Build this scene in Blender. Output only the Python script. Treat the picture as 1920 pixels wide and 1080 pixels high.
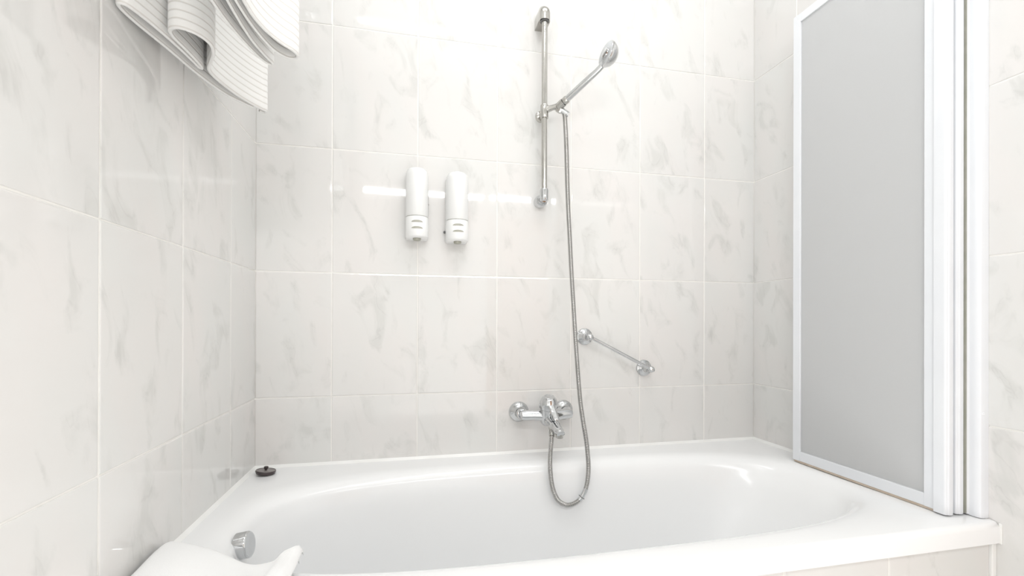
import bpy, math, random
from mathutils import Vector, Matrix
random.seed(7)
sc = bpy.context.scene
for o in list(bpy.data.objects):
    bpy.data.objects.remove(o)
Z0 = 0.783            # height of the reference tile joint above the floor; everything is shifted up by it at the end
W = 1.685             # room width (length of the bath)
RIM = -0.203          # bath rim
FLOOR, CEIL = -Z0, 2.10
FRONT = -2.25
COL = sc.collection

# ------------------------------------------------------------------ camera
cam = bpy.data.cameras.new('camera')
co = bpy.data.objects.new('camera', cam); COL.objects.link(co)
cam.sensor_width = 36.0
cam.lens = 868.1 * 36 / 1920
cam.shift_x = 0.0
cam.shift_y = 62.8 / 1920
cam.clip_start = 0.02
yaw, pitch, roll = 0.2176, 0.0017, 0.0028
f = Vector((math.sin(yaw) * math.cos(pitch), math.cos(yaw) * math.cos(pitch), math.sin(pitch)))
r = Vector((math.cos(yaw), -math.sin(yaw), 0)); u = r.cross(f)
r2 = math.cos(roll) * r + math.sin(roll) * u
u2 = -math.sin(roll) * r + math.cos(roll) * u
m = Matrix((r2, u2, -f)).transposed().to_4x4()
m.translation = Vector((0.4407, -1.4808, 0.2249))
co.matrix_world = m
sc.camera = co

# ------------------------------------------------------------------ light
w = bpy.data.worlds.new('world'); sc.world = w; w.use_nodes = True
w.node_tree.nodes['Background'].inputs[0].default_value = (1, 1, 1, 1)
w.node_tree.nodes['Background'].inputs[1].default_value = 0.3
vs = sc.view_settings
vs.view_transform = 'Standard'; vs.look = 'None'; vs.gamma = 1; vs.use_curve_mapping = False
vs.exposure = -1.13


def area(name, loc, sx, sy, power, rot, col=(1, 1, 1), shape='RECTANGLE'):
    l = bpy.data.lights.new(name, 'AREA'); l.shape = shape; l.size = sx; l.size_y = sy
    l.energy = power; l.color = col
    o = bpy.data.objects.new(name, l); COL.objects.link(o); o.location = loc; o.rotation_euler = rot
    return o


CW = (0.985, 1.0, 1.0)
area('bath_downlight', (0.84, -0.66, CEIL - 0.03), 1.2, 0.40, 18, (0, 0, 0), CW)
area('added_wall_fill', (0.80, -1.30, -0.42), 1.0, 0.5, 36, (math.radians(250), 0, 0), CW)  # added fill without a fixture, bounced off the wall behind the camera
area('added_ceiling_fill', (0.75, -1.55, -0.60), 0.8, 0.6, 12, (math.radians(178), 0, 0), CW)  # second added fill, no real lamp: bounces off the ceiling to even out brightness
area('tube_light', (0.50, FRONT + 0.07, 1.222), 1.0, 0.036, 16.5, (math.radians(90), 0, 0), CW)
area('tube_light', (1.34, FRONT + 0.07, 1.222), 0.56, 0.036, 7, (math.radians(90), 0, 0), CW)
area('ceiling_strip', (0.60, -1.51, CEIL - 0.02), 0.95, 0.045, 7.5, (0, 0, 0), CW)


# ------------------------------------------------------------------ materials
def newmat(name, col, rough=0.5, metal=0.0, **kw):
    mt = bpy.data.materials.new(name); mt.use_nodes = True
    b = mt.node_tree.nodes['Principled BSDF']
    b.inputs['Base Color'].default_value = (*col, 1)
    b.inputs['Roughness'].default_value = rough
    b.inputs['Metallic'].default_value = metal
    for k, v in kw.items():
        b.inputs[k].default_value = v
    return mt


def nd(mt, t, **kw):
    n = mt.node_tree.nodes.new(t)
    for k, v in kw.items():
        setattr(n, k, v)
    return n


def lk(mt, a, b):
    mt.node_tree.links.new(a, b)


def add_noise_col(mt, c1, c2, scale, lo=0.35, hi=0.65):
    b = mt.node_tree.nodes['Principled BSDF']
    tc = nd(mt, 'ShaderNodeTexCoord'); n = nd(mt, 'ShaderNodeTexNoise'); n.inputs['Scale'].default_value = scale
    lk(mt, tc.outputs['Object'], n.inputs['Vector'])
    cr = nd(mt, 'ShaderNodeValToRGB')
    cr.color_ramp.elements[0].position = lo; cr.color_ramp.elements[1].position = hi
    cr.color_ramp.elements[0].color = (*c1, 1); cr.color_ramp.elements[1].color = (*c2, 1)
    lk(mt, n.outputs['Fac'], cr.inputs[0]); lk(mt, cr.outputs[0], b.inputs['Base Color'])
    return n


def tile_material():
    mt = newmat('glazed_marble_tile', (0.78, 0.77, 0.76), 0.035)
    b = mt.node_tree.nodes['Principled BSDF']
    b.inputs['IOR'].default_value = 1.5
    tc = nd(mt, 'ShaderNodeTexCoord'); oi = nd(mt, 'ShaderNodeObjectInfo')
    mul = nd(mt, 'ShaderNodeMath', operation='MULTIPLY'); mul.inputs[1].default_value = 57.0
    lk(mt, oi.outputs['Random'], mul.inputs[0])
    cb = nd(mt, 'ShaderNodeCombineXYZ')
    for i in range(3): lk(mt, mul.outputs[0], cb.inputs[i])
    # local tile space: x across, z up.  rotate a little so that streaks lean
    rot = nd(mt, 'ShaderNodeVectorRotate'); rot.rotation_type = 'Y_AXIS'; rot.inputs['Angle'].default_value = math.radians(14)
    lk(mt, tc.outputs['Object'], rot.inputs['Vector'])
    sc1 = nd(mt, 'ShaderNodeVectorMath', operation='MULTIPLY'); sc1.inputs[1].default_value = (15, 15, 8.0)
    lk(mt, rot.outputs[0], sc1.inputs[0])
    ad = nd(mt, 'ShaderNodeVectorMath', operation='ADD'); lk(mt, sc1.outputs[0], ad.inputs[0]); lk(mt, cb.outputs[0], ad.inputs[1])
    n1 = nd(mt, 'ShaderNodeTexNoise'); n1.inputs['Scale'].default_value = 1.0; n1.inputs['Detail'].default_value = 5; n1.inputs['Distortion'].default_value = 0.9
    lk(mt, ad.outputs[0], n1.inputs['Vector'])
    r1 = nd(mt, 'ShaderNodeMapRange'); r1.interpolation_type = 'SMOOTHSTEP'
    r1.inputs['From Min'].default_value = 0.51; r1.inputs['From Max'].default_value = 0.72
    lk(mt, n1.outputs['Fac'], r1.inputs['Value'])
    # fine vein
    n2 = nd(mt, 'ShaderNodeTexNoise'); n2.inputs['Scale'].default_value = 0.8; n2.inputs['Detail'].default_value = 3; n2.inputs['Distortion'].default_value = 1.5
    ad2 = nd(mt, 'ShaderNodeVectorMath', operation='ADD'); ad2.inputs[1].default_value = (31, 17, 5)
    lk(mt, ad.outputs[0], ad2.inputs[0]); lk(mt, ad2.outputs[0], n2.inputs['Vector'])
    s = nd(mt, 'ShaderNodeMath', operation='SUBTRACT'); s.inputs[1].default_value = 0.5; lk(mt, n2.outputs['Fac'], s.inputs[0])
    a = nd(mt, 'ShaderNodeMath', operation='ABSOLUTE'); lk(mt, s.outputs[0], a.inputs[0])
    r2_ = nd(mt, 'ShaderNodeMapRange'); r2_.interpolation_type = 'SMOOTHSTEP'
    r2_.inputs['From Min'].default_value = 0.035; r2_.inputs['From Max'].default_value = 0.0
    lk(mt, a.outputs[0], r2_.inputs['Value'])
    mm = nd(mt, 'ShaderNodeMath', operation='MULTIPLY'); lk(mt, r1.outputs[0], mm.inputs[0]); lk(mt, r2_.outputs[0], mm.inputs[1])
    # warm / pink clouds
    n3 = nd(mt, 'ShaderNodeTexNoise'); n3.inputs['Scale'].default_value = 0.45; n3.inputs['Detail'].default_value = 2
    lk(mt, ad2.outputs[0], n3.inputs['Vector'])
    c3 = nd(mt, 'ShaderNodeValToRGB')
    c3.color_ramp.elements[0].position = 0.35; c3.color_ramp.elements[0].color = (0.765, 0.764, 0.750, 1)
    c3.color_ramp.elements[1].position = 0.68; c3.color_ramp.elements[1].color = (0.785, 0.765, 0.750, 1)
    lk(mt, n3.outputs['Fac'], c3.inputs[0])
    mx1 = nd(mt, 'ShaderNodeMixRGB'); mx1.inputs[2].default_value = (0.655, 0.655, 0.635, 1)
    f1 = nd(mt, 'ShaderNodeMath', operation='MULTIPLY'); f1.inputs[1].default_value = 0.66; lk(mt, r1.outputs[0], f1.inputs[0])
    lk(mt, f1.outputs[0], mx1.inputs[0]); lk(mt, c3.outputs[0], mx1.inputs[1])
    mx2 = nd(mt, 'ShaderNodeMixRGB'); mx2.inputs[2].default_value = (0.56, 0.55, 0.54, 1)
    f2 = nd(mt, 'ShaderNodeMath', operation='MULTIPLY'); f2.inputs[1].default_value = 0.32; lk(mt, mm.outputs[0], f2.inputs[0])
    lk(mt, f2.outputs[0], mx2.inputs[0]); lk(mt, mx1.outputs[0], mx2.inputs[1])
    lk(mt, mx2.outputs[0], b.inputs['Base Color'])
    # slow glaze waviness
    n4 = nd(mt, 'ShaderNodeTexNoise'); n4.inputs['Scale'].default_value = 9.0; n4.inputs['Detail'].default_value = 0
    ad4 = nd(mt, 'ShaderNodeVectorMath', operation='ADD'); lk(mt, tc.outputs['Object'], ad4.inputs[0]); lk(mt, cb.outputs[0], ad4.inputs[1])
    lk(mt, ad4.outputs[0], n4.inputs['Vector'])
    bp = nd(mt, 'ShaderNodeBump'); bp.inputs['Strength'].default_value = 0.35; bp.inputs['Distance'].default_value = 0.0005
    lk(mt, n4.outputs['Fac'], bp.inputs['Height']); lk(mt, bp.outputs[0], b.inputs['Normal'])
    return mt


M_TILE = tile_material()
M_GROUT = newmat('cream_grout', (0.90, 0.885, 0.85), 0.7); add_noise_col(M_GROUT, (0.88, 0.865, 0.83), (0.92, 0.905, 0.875), 30)
M_CAULK = newmat('white_silicone', (0.92, 0.92, 0.90), 0.35); add_noise_col(M_CAULK, (0.9, 0.9, 0.88), (0.93, 0.93, 0.92), 14)
M_PAINT = newmat('ceiling_paint', (0.9, 0.9, 0.89), 0.8); add_noise_col(M_PAINT, (0.89, 0.89, 0.88), (0.91, 0.91, 0.90), 6)
M_ENAMEL = newmat('white_enamel', (0.90, 0.905, 0.905), 0.17)
M_ENAMEL.node_tree.nodes['Principled BSDF'].inputs['IOR'].default_value = 1.5
add_noise_col(M_ENAMEL, (0.92, 0.925, 0.93), (0.935, 0.94, 0.945), 1.5)
M_ALU = newmat('white_lacquered_aluminium', (0.88, 0.9, 0.93), 0.28); add_noise_col(M_ALU, (0.80, 0.82, 0.855), (0.825, 0.845, 0.875), 8)
M_CHROME = newmat('polished_chrome', (0.74, 0.75, 0.76), 0.06, 1.0)
_n = add_noise_col(M_CHROME, (0.60, 0.61, 0.62), (0.65, 0.66, 0.67), 25)
M_SATIN = newmat('nickel_chrome', (0.70, 0.69, 0.66), 0.16, 1.0); add_noise_col(M_SATIN, (0.50, 0.49, 0.465), (0.55, 0.54, 0.515), 30)
M_HOSE = newmat('steel_hose', (0.5, 0.49, 0.47), 0.22, 1.0); add_noise_col(M_HOSE, (0.46, 0.455, 0.44), (0.52, 0.51, 0.50), 60)
M_PLASTIC = newmat('white_plastic', (0.90, 0.905, 0.90), 0.25); add_noise_col(M_PLASTIC, (0.89, 0.895, 0.89), (0.91, 0.915, 0.91), 9)
M_SLOT = newmat('olive_slot', (0.42, 0.42, 0.36), 0.5); add_noise_col(M_SLOT, (0.40, 0.40, 0.34), (0.46, 0.45, 0.40), 40)
M_DARK = newmat('dark_screw', (0.18, 0.18, 0.18), 0.5); add_noise_col(M_DARK, (0.15, 0.15, 0.15), (0.2, 0.2, 0.2), 40)
M_RUBBER = newmat('dark_brown_rubber', (0.045, 0.03, 0.03), 0.35); add_noise_col(M_RUBBER, (0.035, 0.025, 0.025), (0.06, 0.045, 0.045), 40)
M_PLUGTOP = newmat('grey_plug_top', (0.20, 0.18, 0.175), 0.25); add_noise_col(M_PLUGTOP, (0.17, 0.15, 0.15), (0.24, 0.22, 0.21), 40)
M_FLOOR = newmat('grey_floor_tile', (0.4, 0.39, 0.37), 0.3); add_noise_col(M_FLOOR, (0.66, 0.65, 0.63), (0.72, 0.71, 0.69), 5)
M_WOOD = newmat('brown_door_wood', (0.30, 0.14, 0.06), 0.4)
_w = add_noise_col(M_WOOD, (0.24, 0.10, 0.04), (0.36, 0.18, 0.08), 6)
M_LAMP = newmat('lamp_housing', (0.9, 0.9, 0.9), 0.4); add_noise_col(M_LAMP, (0.88, 0.88, 0.88), (0.92, 0.92, 0.92), 9)


def frosted():
    mt = bpy.data.materials.new('frosted_panel'); mt.use_nodes = True
    nt = mt.node_tree; out = nt.nodes['Material Output']; p = nt.nodes['Principled BSDF']
    p.inputs['Base Color'].default_value = (0.86, 0.865, 0.87, 1)
    p.inputs['Roughness'].default_value = 0.33
    tr = nt.nodes.new('ShaderNodeBsdfTranslucent'); tr.inputs[0].default_value = (0.95, 0.955, 0.96, 1)
    tc = nt.nodes.new('ShaderNodeTexCoord'); n = nt.nodes.new('ShaderNodeTexNoise'); n.inputs['Scale'].default_value = 420
    nt.links.new(tc.outputs['Object'], n.inputs['Vector'])
    b = nt.nodes.new('ShaderNodeBump'); b.inputs['Strength'].default_value = 0.25; b.inputs['Distance'].default_value = 0.0006
    nt.links.new(n.outputs['Fac'], b.inputs['Height']); nt.links.new(b.outputs[0], p.inputs['Normal'])
    mx = nt.nodes.new('ShaderNodeMixShader'); mx.inputs[0].default_value = 0.5
    nt.links.new(p.outputs[0], mx.inputs[1]); nt.links.new(tr.outputs[0], mx.inputs[2]); nt.links.new(mx.outputs[0], out.inputs[0])
    return mt


M_FROST = frosted()


def towel_mat(name, stripes):
    mt = newmat(name, (0.9, 0.89, 0.87), 0.95)
    b = mt.node_tree.nodes['Principled BSDF']
    b.inputs['Sheen Weight'].default_value = 0.25
    tc = nd(mt, 'ShaderNodeTexCoord')
    n = nd(mt, 'ShaderNodeTexNoise'); n.inputs['Scale'].default_value = 900; n.inputs['Detail'].default_value = 2
    lk(mt, tc.outputs['Object'], n.inputs['Vector'])
    bp = nd(mt, 'ShaderNodeBump'); bp.inputs['Strength'].default_value = 0.5; bp.inputs['Distance'].default_value = 0.0012
    if stripes:
        uv = nd(mt, 'ShaderNodeUVMap'); sp = nd(mt, 'ShaderNodeSeparateXYZ'); lk(mt, uv.outputs[0], sp.inputs[0])
        m1 = nd(mt, 'ShaderNodeMath', operation='FRACT'); lk(mt, sp.outputs[1], m1.inputs[0])
        # thin woven line
        pk = nd(mt, 'ShaderNodeMath', operation='SUBTRACT'); pk.inputs[1].default_value = 0.5; lk(mt, m1.outputs[0], pk.inputs[0])
        ab = nd(mt, 'ShaderNodeMath', operation='ABSOLUTE'); lk(mt, pk.outputs[0], ab.inputs[0])
        mr = nd(mt, 'ShaderNodeMapRange'); mr.interpolation_type = 'SMOOTHSTEP'
        mr.inputs['From Min'].default_value = 0.02; mr.inputs['From Max'].default_value = 0.15
        lk(mt, ab.outputs[0], mr.inputs['Value'])
        cm = nd(mt, 'ShaderNodeMixRGB'); cm.inputs[1].default_value = (0.72, 0.70, 0.67, 1); cm.inputs[2].default_value = (0.88, 0.875, 0.86, 1)
        lk(mt, mr.outputs[0], cm.inputs[0]); lk(mt, cm.outputs[0], b.inputs['Base Color'])
        h = nd(mt, 'ShaderNodeMath', operation='MULTIPLY_ADD'); h.inputs[1].default_value = 0.3
        lk(mt, n.outputs['Fac'], h.inputs[0]); lk(mt, mr.outputs[0], h.inputs[2]); lk(mt, h.outputs[0], bp.inputs['Height'])
    else:
        cr = nd(mt, 'ShaderNodeValToRGB'); cr.color_ramp.elements[0].color = (0.95, 0.95, 0.95, 1); cr.color_ramp.elements[1].color = (0.97, 0.97, 0.97, 1)
        lk(mt, n.outputs['Fac'], cr.inputs[0]); lk(mt, cr.outputs[0], b.inputs['Base Color'])
        lk(mt, n.outputs['Fac'], bp.inputs['Height'])
    lk(mt, bp.outputs[0], b.inputs['Normal'])
    return mt


M_TOWEL = towel_mat('striped_towel_cotton', True)
M_TERRY = towel_mat('white_terry_cotton', False)


# ------------------------------------------------------------------ helpers
def V(*a):
    return Vector(a if len(a) == 3 else a[0])


class MB:
    """collects geometry in room coordinates"""
    def __init__(s):
        s.v = []; s.f = []; s.sm = []

    def add(s, vs, fs, smooth=True):
        n = len(s.v); s.v += [Vector(p) for p in vs]; s.f += [tuple(i + n for i in q) for q in fs]; s.sm += [smooth] * len(fs)
        return s

    def box(s, x0, x1, y0, y1, z0, z1, b=0.0):
        """box with chamfered edges"""
        if b <= 0:
            vs = [(x, y, z) for x in (x0, x1) for y in (y0, y1) for z in (z0, z1)]
            fs = [(0, 1, 3, 2), (4, 6, 7, 5), (0, 4, 5, 1), (2, 3, 7, 6), (0, 2, 6, 4), (1, 5, 7, 3)]
            return s.add(vs, fs, False)
        import bmesh
        bm = bmesh.new(); bmesh.ops.create_cube(bm, size=1)
        for q in bm.verts:
            q.co = Vector(((x0 + x1) / 2 + q.co.x * (x1 - x0), (y0 + y1) / 2 + q.co.y * (y1 - y0), (z0 + z1) / 2 + q.co.z * (z1 - z0)))
        bmesh.ops.bevel(bm, geom=bm.edges[:], offset=b, segments=2, profile=0.5, affect='EDGES')
        bm.verts.index_update()
        s.add([q.co.copy() for q in bm.verts], [tuple(q.index for q in fc.verts) for fc in bm.faces], False)
        bm.free(); return s

    def lathe(s, prof, origin, axis=(0, 0, 1), n=32, smooth=True, side=None, sx=1.0, sy=1.0):
        """prof: list of (radius, height along axis)"""
        o = V(origin); a = V(axis).normalized()
        e1 = V(side) if side else (V(1, 0, 0) if abs(a.x) < 0.9 else V(0, 1, 0))
        e1 = (e1 - a * e1.dot(a)).normalized(); e2 = a.cross(e1)
        vs = []; fs = []
        rings = []
        for (rr, h) in prof:
            if rr < 1e-6:
                rings.append([len(vs)]); vs.append(o + a * h)
            else:
                rings.append(list(range(len(vs), len(vs) + n)))
                for i in range(n):
                    t = 2 * math.pi * i / n
                    vs.append(o + a * h + e1 * (rr * sx * math.cos(t)) + e2 * (rr * sy * math.sin(t)))
        for A, B in zip(rings, rings[1:]):
            if len(A) == 1 and len(B) == 1: continue
            for i in range(n):
                j = (i + 1) % n
                if len(A) == 1: fs.append((A[0], B[j], B[i]))
                elif len(B) == 1: fs.append((A[i], A[j], B[0]))
                else: fs.append((A[i], A[j], B[j], B[i]))
        if len(rings[0]) > 1: fs.append(tuple(reversed(rings[0])))
        if len(rings[-1]) > 1: fs.append(tuple(rings[-1]))
        return s.add(vs, fs, smooth)

    def tube(s, pts, rad, n=16, sx=1.0, side=None, caps=True):
        pts = [V(p) for p in pts]; k = len(pts)
        rads = rad if isinstance(rad, (list, tuple)) else [rad] * k
        t0 = (pts[1] - pts[0]).normalized()
        e = V(side) if side else (V(0, 0, 1) if abs(t0.z) < 0.9 else V(1, 0, 0))
        vs = []; fs = []
        for i, p in enumerate(pts):
            t = (pts[min(i + 1, k - 1)] - pts[max(i - 1, 0)]).normalized()
            e = (e - t * e.dot(t)).normalized(); g = t.cross(e)
            for j in range(n):
                a = 2 * math.pi * j / n
                vs.append(p + (e * math.cos(a) + g * math.sin(a) * sx) * rads[i])
        for i in range(k - 1):
            for j in range(n):
                q = (j + 1) % n
                fs.append((i * n + j, i * n + q, (i + 1) * n + q, (i + 1) * n + j))
        if caps:
            fs.append(tuple(reversed(range(n)))); fs.append(tuple(range((k - 1) * n, k * n)))
        return s.add(vs, fs, True)

    def build(s, name, mat, parent=None, sharp=35):
        off = V(0, 0, 0)
        if parent is not None:
            rt = parent
            while rt.parent: rt = rt.parent
            off = rt.location.copy()
        me = bpy.data.meshes.new(name)
        me.from_pydata([tuple(p - off) for p in s.v], [], s.f)
        me.update()
        import bmesh
        bm = bmesh.new(); bm.from_mesh(me); bmesh.ops.recalc_face_normals(bm, faces=bm.faces); bm.to_mesh(me); bm.free()
        for p, q in zip(me.polygons, s.sm): p.use_smooth = q
        if any(s.sm):
            me.set_sharp_from_angle(angle=math.radians(sharp))
        me.materials.append(mat)
        o = bpy.data.objects.new(name, me); COL.objects.link(o)
        if parent is not None: o.parent = parent
        return o


def tag(o, label=None, cat=None, group=None, kind=None):
    if label: o['label'] = label
    if cat: o['category'] = cat
    if group: o['group'] = group
    if kind: o['kind'] = kind
    return o


def thing(name, loc, label, cat, group=None):
    o = bpy.data.objects.new(name, None); COL.objects.link(o); o.location = loc
    o.empty_display_size = 0.05
    return tag(o, label, cat, group)


def spline(pts, sub=8):
    P = [V(p) for p in pts]; out = []
    for i in range(len(P) - 1):
        p0 = P[max(i - 1, 0)]; p1 = P[i]; p2 = P[i + 1]; p3 = P[min(i + 2, len(P) - 1)]
        for k in range(sub):
            t = k / sub
            out.append(0.5 * ((2 * p1) + (p2 - p0) * t + (2 * p0 - 5 * p1 + 4 * p2 - p3) * t * t + (3 * p1 - p0 - 3 * p2 + p3) * t ** 3))
    out.append(P[-1]); return out


def sstep(a, b, x):
    t = min(1, max(0, (x - a) / (b - a))); return t * t * (3 - 2 * t)


# ------------------------------------------------------------------ room shell
TW, TH, G = 0.253, 0.3731, 0.003
TD = 0.0012       # how far a tile stands proud of its joints
tile_cache = {}


def tile_mesh(wd, ht):
    key = (round(wd, 4), round(ht, 4))
    if key in tile_cache: return tile_cache[key]
    a, b = wd / 2, ht / 2
    vs = []; fs = []
    # faces +(-y): front of the tile looks along local -y
    for (ins, y) in ((0, 0.004), (0, -TD * 0.35), (0.0008, -TD * 0.8), (0.0025, -TD)):
        vs += [(-a + ins, y, -b + ins), (a - ins, y, -b + ins), (a - ins, y, b - ins), (-a + ins, y, b - ins)]
    for k in range(3):
        for i in range(4):
            j = (i + 1) % 4
            fs.append((k * 4 + i, k * 4 + j, k * 4 + 4 + j, k * 4 + 4 + i))
    fs.append((12, 13, 14, 15))
    me = bpy.data.meshes.new('tile'); me.from_pydata(vs, [], fs); me.update()
    import bmesh
    bm = bmesh.new(); bm.from_mesh(me); bmesh.ops.recalc_face_normals(bm, faces=bm.faces); bm.to_mesh(me); bm.free()
    me.materials.append(M_TILE); tile_cache[key] = me
    return me


def tile_wall(root, us, zs, place, rz, tilt=0.0014):
    """us, zs: joint positions; place(u,z)->point on wall surface"""
    for i in range(len(us) - 1):
        for k in range(len(zs) - 1):
            wd = us[i + 1] - us[i] - G; ht = zs[k + 1] - zs[k] - G
            if wd < 0.01 or ht < 0.01: continue
            o = bpy.data.objects.new('tile', tile_mesh(wd, ht)); COL.objects.link(o); o.parent = root
            o.location = V(place((us[i] + us[i + 1]) / 2, (zs[k] + zs[k + 1]) / 2)) - root.location
            o.rotation_euler = (random.uniform(-tilt, tilt), 0, rz + random.uniform(-tilt, tilt))


def wallbox(name, *a):
    mb = MB().box(*a); o = mb.build(name, M_GROUT); tag(o, kind='structure'); return o


zj = [FLOOR] + [k * TH for k in range(-2, 6) if k * TH > FLOOR + 0.02] + [CEIL]
zj = sorted(set(zj))
# back wall
wb = wallbox('wall_back', -0.12, W + 0.12, 0.0, 0.12, FLOOR, CEIL)
xj = [0.0] + [0.2116 + i * TW for i in range(6)] + [W]
tile_wall(wb, xj, [z for z in zj if z >= -TH - 0.01], lambda a, z: (a, -0.0, z), 0)
# left wall
wl = wallbox('wall_left', -0.12, 0.0, FRONT, 0.0, FLOOR, CEIL)
yl = [FRONT] + sorted([-(0.1895 + i * TW) for i in range(9) if -(0.1895 + i * TW) > FRONT + 0.01]) + [0.0]
tile_wall(wl, yl, zj, lambda a, z: (0.0, a, z), math.radians(90))
# right wall
wr = wallbox('wall_right', W, W + 0.12, FRONT, 0.0, FLOOR, CEIL)
yr = [FRONT] + sorted([-(0.195 + i * TW) for i in range(9) if -(0.195 + i * TW) > FRONT + 0.01]) + [0.0]
tile_wall(wr, yr, zj, lambda a, z: (W, a, z), math.radians(-90))
# wall behind the camera, with a brown door
wf = wallbox('wall_front', -0.12, W + 0.12, FRONT - 0.12, FRONT, FLOOR, CEIL)
tile_wall(wf, xj, zj, lambda a, z: (a, FRONT, z), math.radians(180))
d1 = MB().box(1.05, 1.66, FRONT + 0.002, FRONT + 0.035, FLOOR, FLOOR + 1.86, 0.004).build('door_1', M_WOOD); tag(d1, kind='structure')
MB().tube([(1.02, FRONT + 0.04, 0.2), (1.02, FRONT + 0.08, 0.2), (1.14, FRONT + 0.08, 0.2)], 0.009, 10).build('door_handle', M_CHROME, d1)
fl = MB().box(-0.12, W + 0.12, FRONT - 0.12, 0.12, FLOOR - 0.1, FLOOR).build('floor', M_FLOOR); tag(fl, kind='structure')
ce = MB().box(-0.12, W + 0.12, FRONT - 0.12, 0.12, CEIL, CEIL + 0.1).build('ceiling', M_PAINT); tag(ce, kind='structure')

# tiled apron under the front edge of the bath
AY = -0.722
ap = wallbox('wall_apron', 0.0, W, AY + 0.001, AY + 0.06, FLOOR, RIM - 0.045)
xa = [0.0] + [0.135 + i * TW for i in range(6)] + [W - 0.012]
tile_wall(ap, xa, [FLOOR, -TH * 1.0, RIM - 0.046], lambda a, z: (a, AY + 0.001, z), 0)
t1 = MB().box(W - 0.013, W - 0.001, AY - 0.006, AY + 0.004, FLOOR, RIM - 0.046, 0.002).build('trim_1', M_CAULK); tag(t1, kind='structure')
# silicone bead round the bath
bead = MB()
R_ = 0.0075
def beadrun(p, q, nx, ny):
    # quarter-round fillet between wall and rim
    p = V(p); q = V(q); vs = []; fs = []
    for c in (p, q):
        vs += [c, c + V(nx * R_, ny * R_, 0), c + V(nx * R_ * .45, ny * R_ * .45, R_ * .45), c + V(0, 0, R_)]
    fs = [(0, 1, 5, 4), (1, 2, 6, 5), (2, 3, 7, 6), (3, 0, 4, 7), (0, 3, 2, 1), (4, 5, 6, 7)]
    bead.add(vs, fs, True)
beadrun((0.0, -0.0012, RIM), (W, -0.0012, RIM), 0, -1)
beadrun((0.0012, 0, RIM), (0.0012, -0.735, RIM), 1, 0)
beadrun((W - 0.0012, 0, RIM), (W - 0.0012, -0.712, RIM), -1, 0)
t2 = bead.build('trim_2', M_CAULK); tag(t2, kind='structure')
t3 = MB().box(W - 0.004, W - 0.0008, -0.738, -0.732, RIM - 0.046, RIM - 0.002, 0.001).build('trim_3', M_CAULK); tag(t3, kind='structure')


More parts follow.
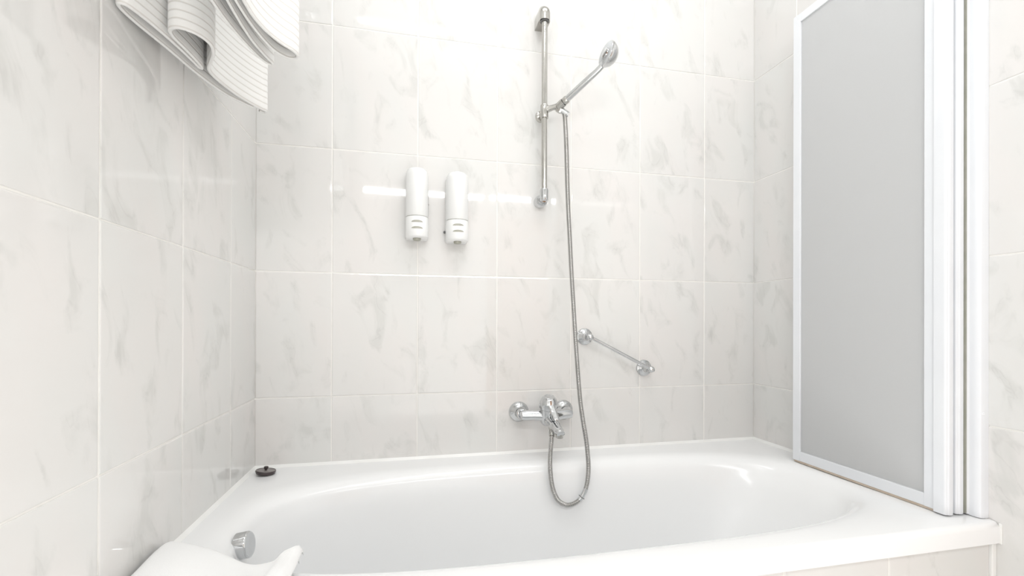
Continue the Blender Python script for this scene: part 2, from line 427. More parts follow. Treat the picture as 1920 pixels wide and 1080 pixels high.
# ------------------------------------------------------------------ bath
def make_bath():
    root = thing('bathtub', (W / 2, -0.37, FLOOR), 'white enamelled built-in bathtub filling the alcove, with chrome overflow knob', 'bathtub')
    N = 240
    X0, X1, Y0, Y1 = 0.003, W - 0.003, -0.735, -0.002
    ox, oy = 0.833, -0.393        # basin centre

    def sup(t, a, b, e):
        c, s_ = math.cos(t), math.sin(t)
        return (a * math.copysign(abs(c) ** (2 / e), c), b * math.copysign(abs(s_) ** (2 / e), s_))

    def outer(t, ins):
        # rectangle hit by ray from the basin centre
        c, s_ = math.cos(t), math.sin(t)
        k = 1e9
        if c > 1e-9: k = min(k, (X1 - ins[1] - ox) / c)
        if c < -1e-9: k = min(k, (X0 + ins[0] - ox) / c)
        if s_ > 1e-9: k = min(k, (Y1 - ins[2] - oy) / s_)
        if s_ < -1e-9: k = min(k, (Y0 + ins[3] - oy) / s_)
        return (ox + c * k, oy + s_ * k)
    rings = []
    # parameter angles: use atan2 of superellipse points so that rings line up radially, plus exact corners
    ts = [2 * math.pi * i / N for i in range(N)]
    corners = [math.atan2(Y - oy, X - ox) % (2 * math.pi) for X in (X0, X1) for Y in (Y0, Y1)]

    def ang(t):
        x, y = sup(t, 0.742, 0.272, 3.0)
        return math.atan2(y, x) % (2 * math.pi)
    A = [ang(t) for t in ts]
    for c in corners:
        i = min(range(N), key=lambda q: abs((A[q] - c + math.pi) % (2 * math.pi) - math.pi)); A[i] = c

    def polar(a, ax, by, e, cx=0.0, cy=0.0):
        c, s_ = math.cos(a), math.sin(a)
        k = (abs(c / ax) ** e + abs(s_ / by) ** e) ** (-1 / e)
        return (ox + cx + c * k, oy + cy + s_ * k)
    # outer skirt, lip, rim
    lip = 0.0
    for z, ins in ((RIM - 0.046, 0.004), (RIM - 0.044, 0.0), (RIM - 0.012, 0.0), (RIM - 0.005, 0.0015), (RIM - 0.001, 0.006), (RIM, 0.013)):
        rings.append([(*outer(a, (0, 0, 0, ins)), z) for a in A])
    # underside of the lip goes in to the apron
    under = [(*outer(a, (0.0, 0.0, 0.0, 0.014)), RIM - 0.046) for a in A]
    rings.insert(0, under)
    # basin cross sections: (ax, by, exponent, cx, cy, z)
    secs = [(0.797, 0.306, 3.6, 0.0, 0.004, RIM - 0.0001),
            (0.783, 0.295, 3.4, 0.0, 0.004, RIM - 0.0008),
            (0.770, 0.285, 3.3, 0.0, 0.004, RIM - 0.0026),
            (0.758, 0.276, 3.2, 0.0, 0.004, RIM - 0.0060),
            (0.748, 0.269, 3.1, 0.0, 0.004, RIM - 0.0115),
            (0.740, 0.263, 3.0, -0.001, 0.004, RIM - 0.0190),
            (0.733, 0.258, 3.0, -0.003, 0.004, RIM - 0.0290),
            (0.726, 0.254, 3.0, -0.006, 0.004, RIM - 0.0430),
            (0.712, 0.249, 3.0, -0.012, 0.004, RIM - 0.07),
            (0.690, 0.242, 3.0, -0.026, 0.004, RIM - 0.13),
            (0.660, 0.234, 3.0, -0.046, 0.003, RIM - 0.20),
            (0.625, 0.223, 3.0, -0.068, 0.003, RIM - 0.27),
            (0.590, 0.210, 3.0, -0.088, 0.002, RIM - 0.325),
            (0.555, 0.195, 2.9, -0.102, 0.002, RIM - 0.36),
            (0.515, 0.172, 2.8, -0.112, 0.001, RIM - 0.383),
            (0.450, 0.140, 2.6, -0.118, 0.0, RIM - 0.395),
            (0.30, 0.09, 2.3, -0.12, 0.0, RIM - 0.401)]
    dense = []
    for q in range(len(secs) - 1):
        for h_ in range(3):
            P0, P1, P2, P3 = secs[max(q - 1, 0)], secs[q], secs[q + 1], secs[min(q + 2, len(secs) - 1)]
            tt = h_ / 3
            dense.append(tuple(0.5 * (2 * b + (c - a) * tt + (2 * a - 5 * b + 4 * c - d_) * tt ** 2 + (3 * b - a - 3 * c + d_) * tt ** 3) for a, b, c, d_ in zip(P0, P1, P2, P3)))
    dense.append(secs[-1])
    for ax, by, e, cx, cy, z in dense:
        rings.append([(*polar(a, ax, by, e, cx, cy), z) for a in A])
    vs = [p for rg in rings for p in rg]; fs = []
    for k in range(len(rings) - 1):
        for i in range(N):
            j = (i + 1) % N
            fs.append((k * N + i, k * N + j, (k + 1) * N + j, (k + 1) * N + i))
    last = (len(rings) - 1) * N
    vs.append((ox - 0.12, oy, RIM - 0.402)); c = len(vs) - 1
    for i in range(N): fs.append((last + i, last + (i + 1) % N, c))
    body = MB().add(vs, fs).build('tub_shell', M_ENAMEL, root, 60)
    # steel legs under the shell (hidden by the apron)
    for x in (0.35, 1.15):
        for y in (-0.55, -0.25):
            MB().lathe([(0.02, 0), (0.02, 0.01), (0.011, 0.014), (0.011, 0.215)], (x, y, FLOOR), n=12).build('leg', M_SATIN, root)
    # overflow knob on the left end of the basin
    c0 = V(0.096, -0.434, -0.236); ax = V(0.97, -0.09, 0.15)
    ov = MB().lathe([(0.010, -0.035), (0.010, 0.002), (0.0262, 0.0025), (0.0262, 0.024), (0.0255, 0.026), (0.0235, 0.0275), (0.0, 0.0275)], c0, ax, 40).build('overflow_knob', M_CHROME, root)
    MB().lathe([(0.022, -0.020), (0.022, -0.007), (0.019, -0.004), (0.011, -0.003)], c0, ax, 32).build('overflow_plate', M_CHROME, ov)
    # waste in the floor of the basin
    MB().lathe([(0.035, 0.0), (0.035, 0.003), (0.031, 0.004), (0.024, 0.001), (0.0, 0.001)], (0.42, -0.39, RIM - 0.402), n=32).build('drain', M_CHROME, root)
    return root


make_bath()

# plug lying on the rim
pr = thing('bath_plug', (0.047, -0.057, RIM), 'dark brown rubber bath plug lying on the rear left corner of the tub rim', 'plug')
pa = V(0.10, 0.05, 1).normalized(); pc = V(0.048, -0.066, RIM + 0.003)
MB().lathe([(0.019, -0.0015), (0.0235, 0.0), (0.0255, 0.004), (0.0262, 0.0075), (0.0255, 0.009)], pc, pa, 40).build('plug_body', M_RUBBER, pr)
tp = MB().lathe([(0.0250, 0.0082), (0.0250, 0.0098), (0.0236, 0.0102), (0.0232, 0.0092), (0.006, 0.0094), (0, 0.0094)], pc, pa, 40).build('top_plate', M_PLUGTOP, pr)
MB().lathe([(0.0035, 0.009), (0.0035, 0.0125), (0.0056, 0.0135), (0.0058, 0.018), (0.0045, 0.0195), (0, 0.02)], pc, pa, 20).build('knob', M_RUBBER, pr)

# ------------------------------------------------------------------ shower rail
sr = thing('shower_rail', (0.86, 0, 0.62), 'vertical chrome shower riser rail with end brackets above the bath mixer', 'shower rail')
PX, PY = 0.860, -0.056
MB().tube([(PX, PY, 0.628), (PX, PY, 1.215)], 0.0092, 24).build('pole', M_SATIN, sr)


def bracket(z0, z1, zopen, name, up):
    # rounded D-shaped arm from the wall enclosing the rail end
    mb = MB()
    n = 20
    zs = [z0 + (z1 - z0) * k / 8 for k in range(9)]
    vs = []; fs = []
    rings = []
    for k, z in enumerate(zs):
        t = k / 8
        # towards the closed end the front retreats in a dome
        q = (t if up else 1 - t)
        s = math.sqrt(max(0.0, 1 - max(0, (q - 0.45) / 0.55) ** 2.2)) if q > 0.45 else 1.0
        s = max(s, 0.12)
        hw = 0.0185 * (0.35 + 0.65 * s)
        fr = PY - 0.016 * s + (1 - s) * 0.02
        pts = [(PX - hw * 1.0, 0.0), (PX - hw, fr + hw)]
        for i in range(9):
            a = math.pi + math.pi * i / 8
            pts.append((PX + hw * math.cos(a), fr + hw + hw * math.sin(a)))
        pts += [(PX + hw, fr + hw), (PX + hw, 0.0)]
        rings.append([(x, y, z) for x, y in pts])
    m_ = len(rings[0]); vs = [p for rg in rings for p in rg]
    for k in range(len(rings) - 1):
        for i in range(m_):
            j = (i + 1) % m_
            fs.append((k * m_ + i, k * m_ + j, (k + 1) * m_ + j, (k + 1) * m_ + i))
    fs.append(tuple(range(m_))); fs.append(tuple(range((len(rings) - 1) * m_, len(rings) * m_)))
    mb.add(vs, fs)
    return mb


b1 = bracket(1.190, 1.243, 0, 'top', True).build('top_bracket', M_SATIN, sr, 50)
MB().lathe([(0.0145, -0.0012), (0.0145, 0.0), (0.0095, 0.0004)], (PX, PY, 1.1885), n=24).build('bracket_socket', M_DARK, b1)
# lower bracket: round wall disc + cap holding the pole
b2 = MB().lathe([(0.0205, 0), (0.0205, 0.028), (0.018, 0.034), (0.012, 0.038), (0.012, 0.056)], (PX, 0, 0.622), (0, -1, 0), 32).build('bottom_bracket', M_CHROME, sr)
MB().lathe([(0.010, 0), (0.0138, 0.003), (0.0142, 0.012), (0.0142, 0.034), (0.0125, 0.040), (0.0095, 0.042)], (PX, PY, 0.612), n=28).build('end_cap', M_CHROME, b2)
# slider with holder
sl = MB().lathe([(0.0098, 0), (0.0125, 0.001), (0.0132, 0.004), (0.0132, 0.040), (0.0122, 0.043), (0.0098, 0.044)], (PX, PY, 0.877), n=28).build('slider', M_SATIN, sr)
MB().lathe([(0.008, 0), (0.0095, 0.01), (0.017, 0.014), (0.018, 0.022), (0.016, 0.027), (0.0, 0.029)], (PX + 0.001, PY + 0.009, 0.895), V(-0.30, 0.9, -0.05), 28).build('clamp_knob', M_SATIN, sl)
MB().tube([(PX + 0.008, PY - 0.004, 0.906), (PX + 0.024, PY - 0.014, 0.909), (PX + 0.040, PY - 0.024, 0.910)], [0.0105, 0.0085, 0.0105], 18).build('holder_arm', M_SATIN, sl)
# handset axis
HA = V(0.9045, -0.086, 0.912); HB = V(0.997, -0.198, 0.986); hd = (HB - HA).normalized()
MB().lathe([(0.0105, -0.012), (0.0125, -0.010), (0.0135, 0.012), (0.0115, 0.012), (0.0095, -0.012)], HA, hd, 26).build('holder_cup', M_SATIN, sl)

# hand shower
hs = thing('hand_shower', tuple(HA), 'chrome hand shower tilted up to the right in the rail slider', 'hand shower')
pts = spline([HA - hd * 0.004, HA + hd * 0.02, HA + hd * 0.05, HA + hd * 0.10, HA + hd * 0.145, HA + hd * 0.168 + V(0, 0, 0.004)], 5)
rads = []
for i in range(len(pts)):
    t = i / (len(pts) - 1); rads.append(0.0088 + 0.0016 * math.sin(math.pi * min(1, t * 1.3)))
MB().tube(pts, rads, 24).build('handle', M_CHROME, hs)
MB().lathe([(0.0098, 0), (0.0118, 0.001), (0.0122, 0.004), (0.0122, 0.012), (0.0115, 0.0145), (0.009, 0.015)], HA + hd * 0.013, hd, 26).build('collar', M_SATIN, hs)
Rv = V(0.976, -0.216, 0); Uv = V(0, 0, 1); Cv = V(-0.216, -0.976, 0)
hn = (-0.80 * Rv + 0.40 * Uv + 0.34 * Cv + V(0.0, 0, -0.22)).normalized()
hc = V(1.008, -0.212, 1.014)
hh = MB().lathe([(0.0, -0.028), (0.010, -0.0275), (0.021, -0.023), (0.030, -0.015), (0.0360, -0.004), (0.0378, 0.003), (0.0373, 0.006), (0.035, 0.0075)], hc, hn, 40).build('shower_head', M_CHROME, hs)
face = MB().lathe([(0.0350, 0.006), (0.034, 0.0085), (0.026, 0.0095), (0.0, 0.010)], hc, hn, 40).build('spray_face', newmat('spray_plate', (0.56, 0.58, 0.60), 0.18, 0.8), hs)
MB().lathe([(0.015, 0.0095), (0.0145, 0.012), (0.009, 0.0125), (0.0, 0.0125)], hc, hn, 28).build('centre_cap', M_CHROME, face)

# ------------------------------------------------------------------ hose
hp = [tuple(HA - hd * 0.012 + V(0.001, 0, -0.002)),
      (0.9166, -0.0830, 0.8889), (0.9217, -0.0840, 0.8416), (0.9234, -0.0900, 0.7550), (0.9239, -0.0940, 0.6863), (0.9256, -0.1000, 0.5841), (0.9291, -0.1060, 0.4827), (0.9325, -0.1120, 0.3820), (0.9358, -0.1180, 0.2987), (0.9419, -0.1260, 0.1665), (0.9479, -0.1340, 0.0519), (0.9528, -0.1400, -0.0210), (0.9589, -0.1470, -0.0770), (0.9653, -0.1530, -0.1247), (0.9690, -0.1570, -0.1644), (0.9706, -0.1620, -0.2196), (0.9635, -0.1630, -0.2704), (0.9482, -0.1630, -0.3014), (0.9279, -0.1630, -0.3174), (0.9009, -0.1630, -0.3216), (0.8761, -0.1620, -0.3072), (0.8614, -0.1610, -0.2794), (0.8537, -0.1590, -0.2446), (0.8514, -0.1550, -0.1981), (0.8561, -0.1450, -0.1612), (0.8656, -0.1250, -0.1297), (0.8750, -0.1060, -0.1084)]
ho = thing('shower_hose', (0.94, -0.08, -0.36), 'ribbed steel shower hose looping down over the bath edge to the mixer', 'hose')
sp = spline(hp, 14)
# resample at rib pitch
step = 0.0013; res = [sp[0]]; acc = 0
for a_, b_ in zip(sp, sp[1:]):
    L = (b_ - a_).length
    while acc + L >= step:
        t = (step - acc) / L; a_ = a_.lerp(b_, t); res.append(a_.copy()); L = (b_ - a_).length; acc = 0
    acc += L
rad = [0.0073 if (i % 3) else 0.0054 for i in range(len(res))]
hs_o = MB().tube(res, rad, 12, caps=True).build('hose_tube', M_HOSE, ho, 80)
d = (res[14] - res[0]).normalized()
MB().lathe([(0.0085, 0), (0.0115, 0.001), (0.012, 0.014), (0.010, 0.019), (0.0085, 0.020)], res[0] - d * 0.004, d, 6, smooth=False).build('hose_nut', M_SATIN, ho)
MB().lathe([(0.0082, 0), (0.0098, 0.001), (0.0086, 0.024), (0.0078, 0.026)], res[0] + d * 0.014, d, 20).build('hose_cone', M_CHROME, ho)
# smooth ferrule near the bottom of the loop
k = min(range(len(res)), key=lambda i: (res[i] - V(hp[17])).length)
ff = MB().tube(res[k - 22:k + 10], 0.0078, 20).build('ferrule', M_CHROME, ho)
t_ = (res[k + 1] - res[k - 1]).normalized()
MB().lathe([(0.0078, -0.0012), (0.0100, -0.001), (0.0100, 0.001), (0.0078, 0.0012)], res[k], t_, 20).build('ferrule_ring', M_DARK, ff)
MB().lathe([(0.0095, 0.002), (0.0108, 0.001), (0.0108, -0.012), (0.0095, -0.013), (0.0095, -0.020), (0.0082, -0.024)], res[-1], (res[-1] - res[-8]), 20).build('hose_cone', M_SATIN, ho)

# ------------------------------------------------------------------ mixer
mx = thing('bath_mixer', (0.87, 0, -0.068), 'chrome wall-mounted single-lever bath mixer tap under the shower rail', 'tap')
for x, nm in ((0.791, 'l'), (0.944, 'r')):
    e = MB().lathe([(0.0335, 0.0), (0.0335, 0.003), (0.032, 0.007), (0.026, 0.013), (0.019, 0.017), (0.0165, 0.022), (0.0165, 0.026)], (x, -0.001, -0.068), (0, -1, 0), 40).build('escutcheon', M_CHROME, mx)
    MB().lathe([(0.012, 0.018), (0.012, 0.030), (0.0165, 0.031), (0.0175, 0.040), (0.015, 0.046)], (x, -0.001, -0.068), (0, -1, 0), 24).build('union_nut', M_CHROME, e)
MB().tube([(0.783, -0.060, -0.069), (0.787, -0.060, -0.069), (0.80, -0.061, -0.069), (0.825, -0.063, -0.069), (0.85, -0.066, -0.070), (0.875, -0.068, -0.070), (0.90, -0.066, -0.070), (0.925, -0.063, -0.069), (0.943, -0.061, -0.069), (0.951, -0.060, -0.069), (0.954, -0.060, -0.069)],
          [0.008, 0.0145, 0.0165, 0.0165, 0.018, 0.0215, 0.018, 0.0165, 0.0165, 0.0145, 0.008], 28).build('body', M_CHROME, mx)
ca = V(0.0, -0.34, 0.94)
hub0 = V(0.868, -0.064, -0.088)
MB().lathe([(0.014, -0.012), (0.0205, -0.004), (0.0235, 0.012), (0.0245, 0.035), (0.0245, 0.046)], hub0, ca, 36).build('hub', M_CHROME, mx)
lv = MB().lathe([(0.0245, 0.0475), (0.0285, 0.049), (0.0292, 0.056), (0.0280, 0.067), (0.0235, 0.079), (0.0165, 0.086), (0.0135, 0.0865), (0.0125, 0.0855), (0.0, 0.0855)], hub0, ca, 36).build('lever_cap', M_CHROME, mx)
MB().tube(spline([(0.869, -0.100, -0.024), (0.871, -0.113, -0.038), (0.875, -0.127, -0.056), (0.879, -0.138, -0.073)], 5), [0.0125] * 5 + [0.011] * 5 + [0.0095] * 5 + [0.007], 20, sx=0.42, side=(1, 0, 0)).build('lever', M_CHROME, lv)
MB().tube(spline([(0.872, -0.070, -0.078), (0.875, -0.095, -0.086), (0.880, -0.125, -0.097), (0.884, -0.150, -0.107), (0.885, -0.158, -0.111)], 5), [0.021] * 5 + [0.018] * 5 + [0.0155] * 5 + [0.013] * 5 + [0.008], 24, sx=0.8, side=(1, 0, 0)).build('spout', M_CHROME, mx)
MB().lathe([(0.0105, 0.008), (0.0115, 0.0), (0.0115, -0.009), (0.0095, -0.0105), (0.0085, -0.008), (0, -0.008)], (0.884, -0.146, -0.114), V(0.02, -0.15, 1), 24).build('aerator', M_SATIN, mx)
MB().lathe([(0.0105, 0.012), (0.0105, -0.004), (0.012, -0.005), (0.012, -0.014), (0.0095, -0.015)], (0.8745, -0.104, -0.093), (0, 0, 1), 8, smooth=False).build('hose_outlet', M_SATIN, mx)

# ------------------------------------------------------------------ grab bar
gb = thing('grab_bar', (1.13, 0, 0.12), 'small chrome grab bar slanting down on the tiles right of the hose', 'grab bar')
G0, G1 = V(1.019, 0, 0.177), V(1.239, 0, 0.067)
gd = (G1 - G0).normalized()
for c in (G0, G1):
    fl_ = MB().lathe([(0.0285, 0), (0.0285, 0.002), (0.027, 0.005), (0.0215, 0.0075), (0.0195, 0.010), (0.016, 0.0115), (0.0125, 0.015), (0.0095, 0.022), (0.008, 0.034), (0.0085, 0.046), (0.0100, 0.052)], (c.x, -0.001, c.z), (0, -1, 0), 36).build('flange', M_CHROME, gb)
    MB().lathe([(0.0, -0.0115), (0.006, -0.0098), (0.0098, -0.005), (0.0112, 0.0), (0.0098, 0.005), (0.006, 0.0098), (0.0, 0.0115)], (c.x, -0.055, c.z), gd, 24).build('ball_joint', M_CHROME, fl_)
MB().tube([(G0 + gd * 0.004 + V(0, -0.055, 0)), (G1 - gd * 0.004 + V(0, -0.055, 0))], 0.0058, 18).build('bar', M_CHROME, gb)


# ------------------------------------------------------------------ soap dispensers
def dispenser(cx, z0, z1, label, knob_side):
    root = thing('soap_dispenser', (cx, 0, z0), label, 'soap dispenser')
    hw, dp = 0.0345, 0.078

    def ringpts(s, ins, z):
        pts = []
        a0 = hw - ins
        yb = -0.002
        pts.append((cx - a0, yb)); pts.append((cx - a0, -0.03))
        for i in range(15):
            a = math.pi + math.pi * i / 14
            pts.append((cx + a0 * math.cos(a), -0.040 + (dp - 0.040 - ins) * math.sin(a)))
        pts.append((cx + a0, -0.03)); pts.append((cx + a0, yb))
        return [(x, y, z) for x, y in pts]

    def loft(levels):
        rings = [ringpts(1, ins, z) for ins, z in levels]
        n = len(rings[0]); vs = [p for q in rings for p in q]; fs = []
        for k in range(len(rings) - 1):
            for i in range(n):
                j = (i + 1) % n
                fs.append((k * n + i, k * n + j, (k + 1) * n + j, (k + 1) * n + i))
        fs.append(tuple(range(n))); fs.append(tuple(range((len(rings) - 1) * n, len(rings) * n)))
        return MB().add(vs, fs)
    zs = z0 + 0.064
    loft([(0.0015, zs + 0.0012), (0.0, zs + 0.003), (0.0006, z1 - 0.020), (0.002, z1 - 0.010), (0.0055, z1 - 0.003), (0.012, z1)]).build('body', M_PLASTIC, root, 50)
    lo = loft([(0.006, z0), (0.0015, z0 + 0.003), (0.0, z0 + 0.006), (0.0, zs - 0.002), (0.0015, zs - 0.0005)]).build('push_cover', M_PLASTIC, root, 50)
    loft([(0.0025, zs - 0.001), (0.0025, zs + 0.002)]).build('joint_ring', M_SLOT, root)
    for zc in (zs - 0.019, zs - 0.038):
        # half-moon recess following the curved front
        vs = []; K = 12
        for i in range(K + 1):
            q = -1 + 2 * i / K; x = q * 0.0165
            a = x / hw
            y = -0.040 - (dp - 0.040) * math.sqrt(max(0, 1 - a * a)) - 0.0005
            top = 0.0046 * (1 - q * q) ** 0.6 + 0.0006; bot = -0.0028 * (1 - q * q) * 0.3 - 0.0006
            vs += [(cx + x, y, zc + top), (cx + x, y, zc + bot), (cx + x, y + 0.004, zc + top), (cx + x, y + 0.004, zc + bot)]
        fs = []
        for i in range(K):
            a, b = i * 4, i * 4 + 4
            fs += [(a, b, b + 1, a + 1), (a + 2, a + 3, b + 3, b + 2), (a, a + 2, b + 2, b), (a + 1, b + 1, b + 3, a + 3)]
        fs += [(0, 1, 3, 2), (K * 4, K * 4 + 2, K * 4 + 3, K * 4 + 1)]
        MB().add(vs, fs, False).build('grip_slot', M_SLOT, lo)
    MB().lathe([(0.012, 0.002), (0.012, -0.004), (0.010, -0.007), (0.0, -0.007)], (cx, -0.050, z0), n=20).build('nozzle', M_PLUGTOP if False else M_SLOT, root)
    MB().box(cx - 0.028, cx + 0.028, -0.004, -0.0012, z0 + 0.01, z1 - 0.01, 0.001).build('wall_plate', M_PLASTIC, root)
    if knob_side == 'left':
        MB().lathe([(0.0045, 0), (0.0045, 0.006), (0.003, 0.008), (0, 0.008)], (cx - 0.0325, -0.012, z0 + 0.034), (-1, -0.2, 0), 14).build('lock_screw', M_DARK, root)
    else:
        MB().box(cx + 0.0335, cx + 0.0352, -0.0335, -0.0325, z0 + 0.070, z0 + 0.135).build('lock_slit', M_DARK, root)
        MB().lathe([(0.0022, 0), (0.0022, 0.0024), (0, 0.0026)], (cx + 0.0336, -0.032, z0 + 0.108), (1, 0, 0), 10).build('lock_screw', M_DARK, root)
    return root


dispenser(0.4615, 0.4785, 0.689, 'white plastic soap dispenser on the tiles, the left of the pair', 'right')
dispenser(0.5840, 0.4735, 0.685, 'white plastic soap dispenser nearer the shower rail, right of the pair', 'left')

# ------------------------------------------------------------------ folding shower screen
ss = thing('shower_screen', (W, -0.70, RIM), 'white-framed frosted folding shower screen folded back along the right wall on the tub rim', 'shower screen')
SB, ST = RIM + 0.0015, 1.172


def leaf(x, y0, y1, visible):
    """panel in plane x; y1 free edge (far), y0 hinge edge (near)"""
    t = 0.007
    pn = MB().box(x - 0.0022, x + 0.0022, y0 + 0.012, y1 - 0.012, SB + 0.012, ST - 0.012).build('frosted_pane', M_FROST, ss)
    MB().box(x - t, x + t, y1 - 0.026, y1, SB + 0.005, ST, 0.0012).build('free_stile', M_ALU, ss)
    MB().box(x - t, x + t, y0, y0 + 0.024, SB + 0.005, ST, 0.0012).build('hinge_stile', M_ALU, ss)
    MB().box(x - t + 0.0006, x + t - 0.0006, y0 + 0.024, y1 - 0.026, ST - 0.026, ST - 0.0003, 0.0012).build('top_rail', M_ALU, ss)
    br = MB().box(x - t + 0.0006, x + t - 0.0006, y0 + 0.024, y1 - 0.026, SB + 0.0055, SB + 0.034, 0.0012).build('bottom_rail', M_ALU, ss)
    MB().box(x - 0.004, x + 0.004, y0 + 0.004, y1 - 0.002, SB - 0.0005, SB + 0.0060).build('rubber_seal', M_SEAL, br)


M_SEAL = newmat('beige_seal', (0.62, 0.52, 0.42), 0.5); add_noise_col(M_SEAL, (0.58, 0.48, 0.38), (0.66, 0.56, 0.46), 30)
leaf(1.610, -0.664, -0.265, True)
leaf(1.636, -0.664, -0.268, False)
leaf(1.662, -0.664, -0.268, False)


def profile(pts, z0, z1, name, mat, parent, smooth=True):
    """vertical extrusion of a closed plan outline"""
    n = len(pts); vs = [(x, y, z0) for x, y in pts] + [(x, y, z1) for x, y in pts]
    fs = [(i, (i + 1) % n, n + (i + 1) % n, n + i) for i in range(n)] + [tuple(range(n)), tuple(range(n, 2 * n))]
    return MB().add(vs, fs, smooth).build(name, mat, parent, 30)


def hinge(cx, hw, yf, yb, name='hinge_profile'):
    # fluted aluminium post seen end-on: rounded front with two shallow grooves
    pts = [(cx - hw, yb)]
    K = 16
    for i in range(K + 1):
        a = math.pi + math.pi * i / K
        x = cx + hw * math.cos(a)
        y = yf + hw * 0.55 + hw * 0.55 * math.sin(a)
        if i in (5, 11): y += 0.0016
        pts.append((x, y))
    pts.append((cx + hw, yb))
    return profile(pts, SB + 0.002, ST + 0.004, name, M_ALU, ss)


h1 = hinge(1.6115, 0.0125, -0.690, -0.663)
MB().lathe([(0.0018, 0), (0.0018, 0.0012), (0, 0.0014)], (1.6090, -0.6882, SB + 0.032), (-0.1, -1, 0), 10).build('screw', M_DARK, h1)
h2 = hinge(1.6415, 0.0112, -0.690, -0.663)
MB().lathe([(0.0018, 0), (0.0018, 0.0012), (0, 0.0014)], (1.6400, -0.6884, SB + 0.038), (-0.1, -1, 0), 10).build('screw', M_DARK, h2)
h3 = profile([(1.6555, -0.690), (1.664, -0.694), (1.668, -0.694), (1.668, -0.664), (1.6555, -0.664)], SB + 0.002, ST + 0.004, 'pivot_post', M_ALU, ss, False)
MB().box(1.6545, 1.6553, -0.6908, -0.666, SB + 0.003, ST + 0.002).build('gasket', M_SLOT, h3)
h4 = profile([(1.6605, -0.663), (1.6605, -0.700), (1.6615, -0.7065), (1.665, -0.7115), (1.6700, -0.7135), (W - 0.0014, -0.7135), (W - 0.0014, -0.663)], SB, ST + 0.02, 'wall_profile', M_ALU, ss)
for z in (1.02, -0.003 + 0.03):
    MB().lathe([(0.0042, -0.001), (0.0042, 0.0006), (0.003, 0.0016), (0, 0.0018)], (1.6700, -0.7125, z), (-0.35, -1, 0), 16).build('screw_cap', M_ALU, h4)


# ------------------------------------------------------------------ towels
def sheet(path, z0, z1, thick, root, name, rail_x, zlift=None):
    """a cloth hanging as a vertical sheet along a curved plan path; path: (x,y) control points"""
    sp = spline([(a, b, 0) for a, b in path], 7)
    n = len(sp)
    nz = 26
    # normals
    nor = []
    for i in range(n):
        t = (sp[min(i + 1, n - 1)] - sp[max(i - 1, 0)]).normalized(); nor.append(V(-t.y, t.x, 0))
    h = thick / 2
    # cross-section loop around the sheet at parameter i (outer side, rounded hem, inner side)
    cols = []
    for i in range(n):
        zb = z0 + (zlift(i / (n - 1)) if zlift else 0)
        rows = []
        zlist = [zb + 0.0 + (z1 - zb) * (k / nz) ** 1.15 for k in range(nz + 1)]
        for k in range(nz, 0, -1): rows.append((h, zlist[k] + h))
        rows += [(h, zb + h), (h * .7, zb + h * .3), (0, zb), (-h * .7, zb + h * .3), (-h, zb + h)]
        for k in range(1, nz + 1): rows.append((-h, zlist[k] + h))
        cols.append(rows)
    m_ = len(cols[0]); vs = []; uvz = []
    for i in range(n):
        for (off, z) in cols[i]:
            g = sstep(z1 - 0.42, z1 + 0.005, z)
            p = sp[i] + nor[i] * off
            wob = 0.004 * math.sin(z * 23 + i * 0.21) * sstep(z0 + 0.03, z0 + 0.25, z)
            x = p.x + nor[i].x * wob; y = p.y + nor[i].y * wob
            x = x * (1 - g) + (rail_x + (x - rail_x) * 0.35) * g
            x = max(x, 0.0045)
            vs.append(V(x, y, z)); uvz.append(z)
    fs = []
    for i in range(n - 1):
        for j in range(m_ - 1):
            fs.append((i * m_ + j, (i + 1) * m_ + j, (i + 1) * m_ + j + 1, i * m_ + j + 1))
    # close the ends and the top
    fs.append(tuple(range(m_))); fs.append(tuple((n - 1) * m_ + j for j in range(m_)))
    for i in range(n - 1): fs.append((i * m_, (i + 1) * m_, (i + 1) * m_ + m_ - 1, i * m_ + m_ - 1))
    o = MB().add(vs, fs).build(name, M_TOWEL, root, 70)
    uv = o.data.uv_layers.new(name='UVMap')
    L = [0.0]
    for i in range(1, n): L.append(L[-1] + (sp[i] - sp[i - 1]).length)
    for lp in o.data.loops:
        i = lp.vertex_index // m_
        uv.data[lp.index].uv = (L[i] * 60, (vs[lp.vertex_index].z - z0 - (zlift(i / (n - 1)) if zlift else 0)) / 0.0135 + 0.25)
    return o


RAILZ = 1.33
rk = thing('towel_rack', (0, -0.6, RAILZ - 0.05), 'chrome double towel rack on the left wall above the bath', 'towel rack')
for x, ya, yb in ((0.065, -0.80, -0.30), (0.195, -0.98, -0.50)):
    MB().tube([(x, ya, RAILZ), (x, yb, RAILZ)], 0.008, 16).build('rail', M_CHROME, rk)
    for y in (ya + 0.01, yb - 0.01):
        MB().tube([(0.001, y, RAILZ - 0.012), (x, y, RAILZ - 0.002)], 0.006, 12).build('bracket_arm', M_CHROME, rk)

TZ = 0.700
ta = thing('hanging_towel', (0.065, -0.5, TZ), 'off-white striped towel hanging close to the left wall, with a rolled front fold', 'towel', 'striped towels on the rack')
pathA = [(0.098, -0.352), (0.062, -0.405), (0.040, -0.48), (0.026, -0.56), (0.012, -0.63), (0.009, -0.664), (0.014, -0.676), (0.024, -0.668), (0.036, -0.625), (0.045, -0.575), (0.051, -0.527), (0.053, -0.505),
         (0.0565, -0.503), (0.0585, -0.52), (0.0555, -0.565), (0.052, -0.603), (0.058, -0.622), (0.074, -0.629), (0.094, -0.617), (0.104, -0.592), (0.098, -0.562), (0.082, -0.530), (0.069, -0.505), (0.066, -0.485),
         (0.070, -0.455), (0.082, -0.41), (0.098, -0.372), (0.114, -0.345), (0.121, -0.336), (0.116, -0.3275), (0.107, -0.334)]
sheet(pathA, TZ, RAILZ + 0.012, 0.0065, ta, 'cloth', 0.065)
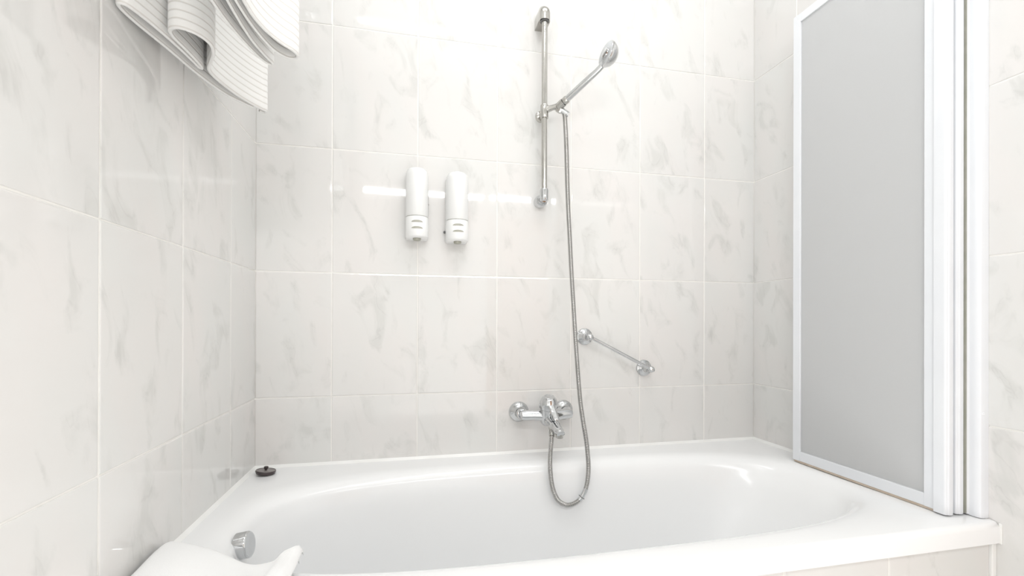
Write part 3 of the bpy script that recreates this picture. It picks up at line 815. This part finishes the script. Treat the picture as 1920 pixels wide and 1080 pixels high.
tb = thing('hanging_towel', (0.195, -0.7, TZ), 'white striped towel on the outer rail, its tip nearest the soap dispensers', 'towel', 'striped towels on the rack')
pathB = [(0.150, -0.90), (0.150, -0.80), (0.152, -0.72), (0.156, -0.66), (0.166, -0.60), (0.177, -0.560), (0.187, -0.546), (0.192, -0.552), (0.186, -0.575), (0.178, -0.62), (0.175, -0.68), (0.175, -0.76), (0.175, -0.86), (0.178, -0.900),
         (0.184, -0.905), (0.188, -0.89), (0.186, -0.80), (0.187, -0.72), (0.192, -0.66), (0.204, -0.605), (0.220, -0.580), (0.236, -0.577), (0.243, -0.588), (0.238, -0.603), (0.224, -0.622), (0.208, -0.655), (0.199, -0.70), (0.198, -0.78), (0.198, -0.90)]
sheet(pathB, TZ, RAILZ + 0.012, 0.0048, tb, 'cloth', 0.195)


# towel lying over the front left corner of the tub
def lump_towel():
    root = thing('folded_towel', (0.13, -0.68, RIM), 'thick white terry towel draped over the front left corner of the tub', 'towel')
    # plan grid: u along x (0..1), v along y (0 far .. 1 near)
    U, Vn = 48, 40
    far = lambda u: -0.505 - 0.100 * sstep(0.0, 0.75, u) - 0.01 * math.sin(u * 9) + 0.012 * sstep(0.8, 1, u)

    def top(u, v):
        x = 0.008 + u * 0.250
        y = far(u) + (-0.84 - far(u)) * v
        z = RIM + 0.028 + 0.004 * math.sin(u * 7 + v * 3) + 0.003 * math.sin(v * 11 - u * 4)
        z += 0.010 * sstep(0.83, 0.90, u)          # raised folded end
        z -= 0.008 * math.exp(-((u - 0.62) / 0.2) ** 2) * (1 - v)
        e = min(1, v / 0.10); z -= 0.014 * (1 - math.sqrt(max(0, 1 - (1 - e) ** 2)))
        e = min(1, u / 0.05); z -= 0.012 * (1 - math.sqrt(max(0, 1 - (1 - e) ** 2)))
        e = min(1, (1 - u) / 0.045); z -= 0.012 * (1 - math.sqrt(max(0, 1 - (1 - e) ** 2)))
        d_ = -(y + 0.755)
        if d_ > 0: z -= d_ * 1.4 * sstep(0, 0.03, d_) + 0.0
        return V(x, y, z)

    def layer(dz, th, su, sv, name):
        vs = []; fs = []
        for s in (0, 1):
            for i in range(U + 1):
                for j in range(Vn + 1):
                    u, v = i / U, j / Vn
                    p = top(u, v)
                    if s:
                        edge = min(1, min(u, 1 - u) / 0.05, v / 0.06)
                        p.z -= th * (0.35 + 0.65 * math.sqrt(max(0, 1 - (1 - edge) ** 2)))
                    p.z += dz
                    p.x = 0.008 + (p.x - 0.008) * su + 0
                    p.y = p.y * sv + (1 - sv) * -0.68
                    vs.append(p)
        n = (U + 1) * (Vn + 1); q = Vn + 1
        for i in range(U):
            for j in range(Vn):
                a = i * q + j
                fs.append((a, a + 1, a + q + 1, a + q)); fs.append((n + a, n + a + q, n + a + q + 1, n + a + 1))
        bd = [i * q for i in range(U + 1)] + [U * q + j for j in range(1, q)] + [i * q + Vn for i in range(U - 1, -1, -1)] + [j for j in range(Vn - 1, 0, -1)]
        for a, b in zip(bd, bd[1:] + bd[:1]): fs.append((a, b, n + b, n + a))
        return MB().add(vs, fs).build(name, M_TERRY, root, 80)
    layer(0.0, 0.013, 1.0, 1.0, 'top_fold')
    layer(-0.0135, 0.012, 0.975, 0.97, 'bottom_fold')
    return root


lump_towel()

# ------------------------------------------------------------------ lamps (out of view, they light the room)
cl = thing('ceiling_lamp', (0.84, -0.66, CEIL), 'long white ceiling light panel above the bathtub', 'lamp')
MB().box(0.84 - 0.63, 0.84 + 0.63, -0.66 - 0.23, -0.66 + 0.23, CEIL - 0.02, CEIL - 0.0005, 0.004).build('housing', M_LAMP, cl)
sl_ = thing('ceiling_lamp', (0.60, -1.50, CEIL), 'slim white strip light on the ceiling behind the bath light panel', 'lamp')
MB().box(0.60 - 0.5, 0.60 + 0.5, -1.55, -1.45, CEIL - 0.012, CEIL - 0.0005, 0.003).build('housing', M_LAMP, sl_)
tl = thing('tube_lamp', (0.8, FRONT, 1.213), 'long white tube lamp high on the wall opposite the bath', 'lamp')
MB().box(0.0, 1.62, FRONT + 0.001, FRONT + 0.06, 1.17, 1.256, 0.004).build('housing', M_LAMP, tl)

# ------------------------------------------------------------------ lift the room so that the floor is at zero
for o in list(COL.objects):
    if o.parent is None:
        if o.type == 'CAMERA':
            mm_ = o.matrix_world.copy(); mm_.translation.z += Z0; o.matrix_world = mm_
        else:
            o.location.z += Z0
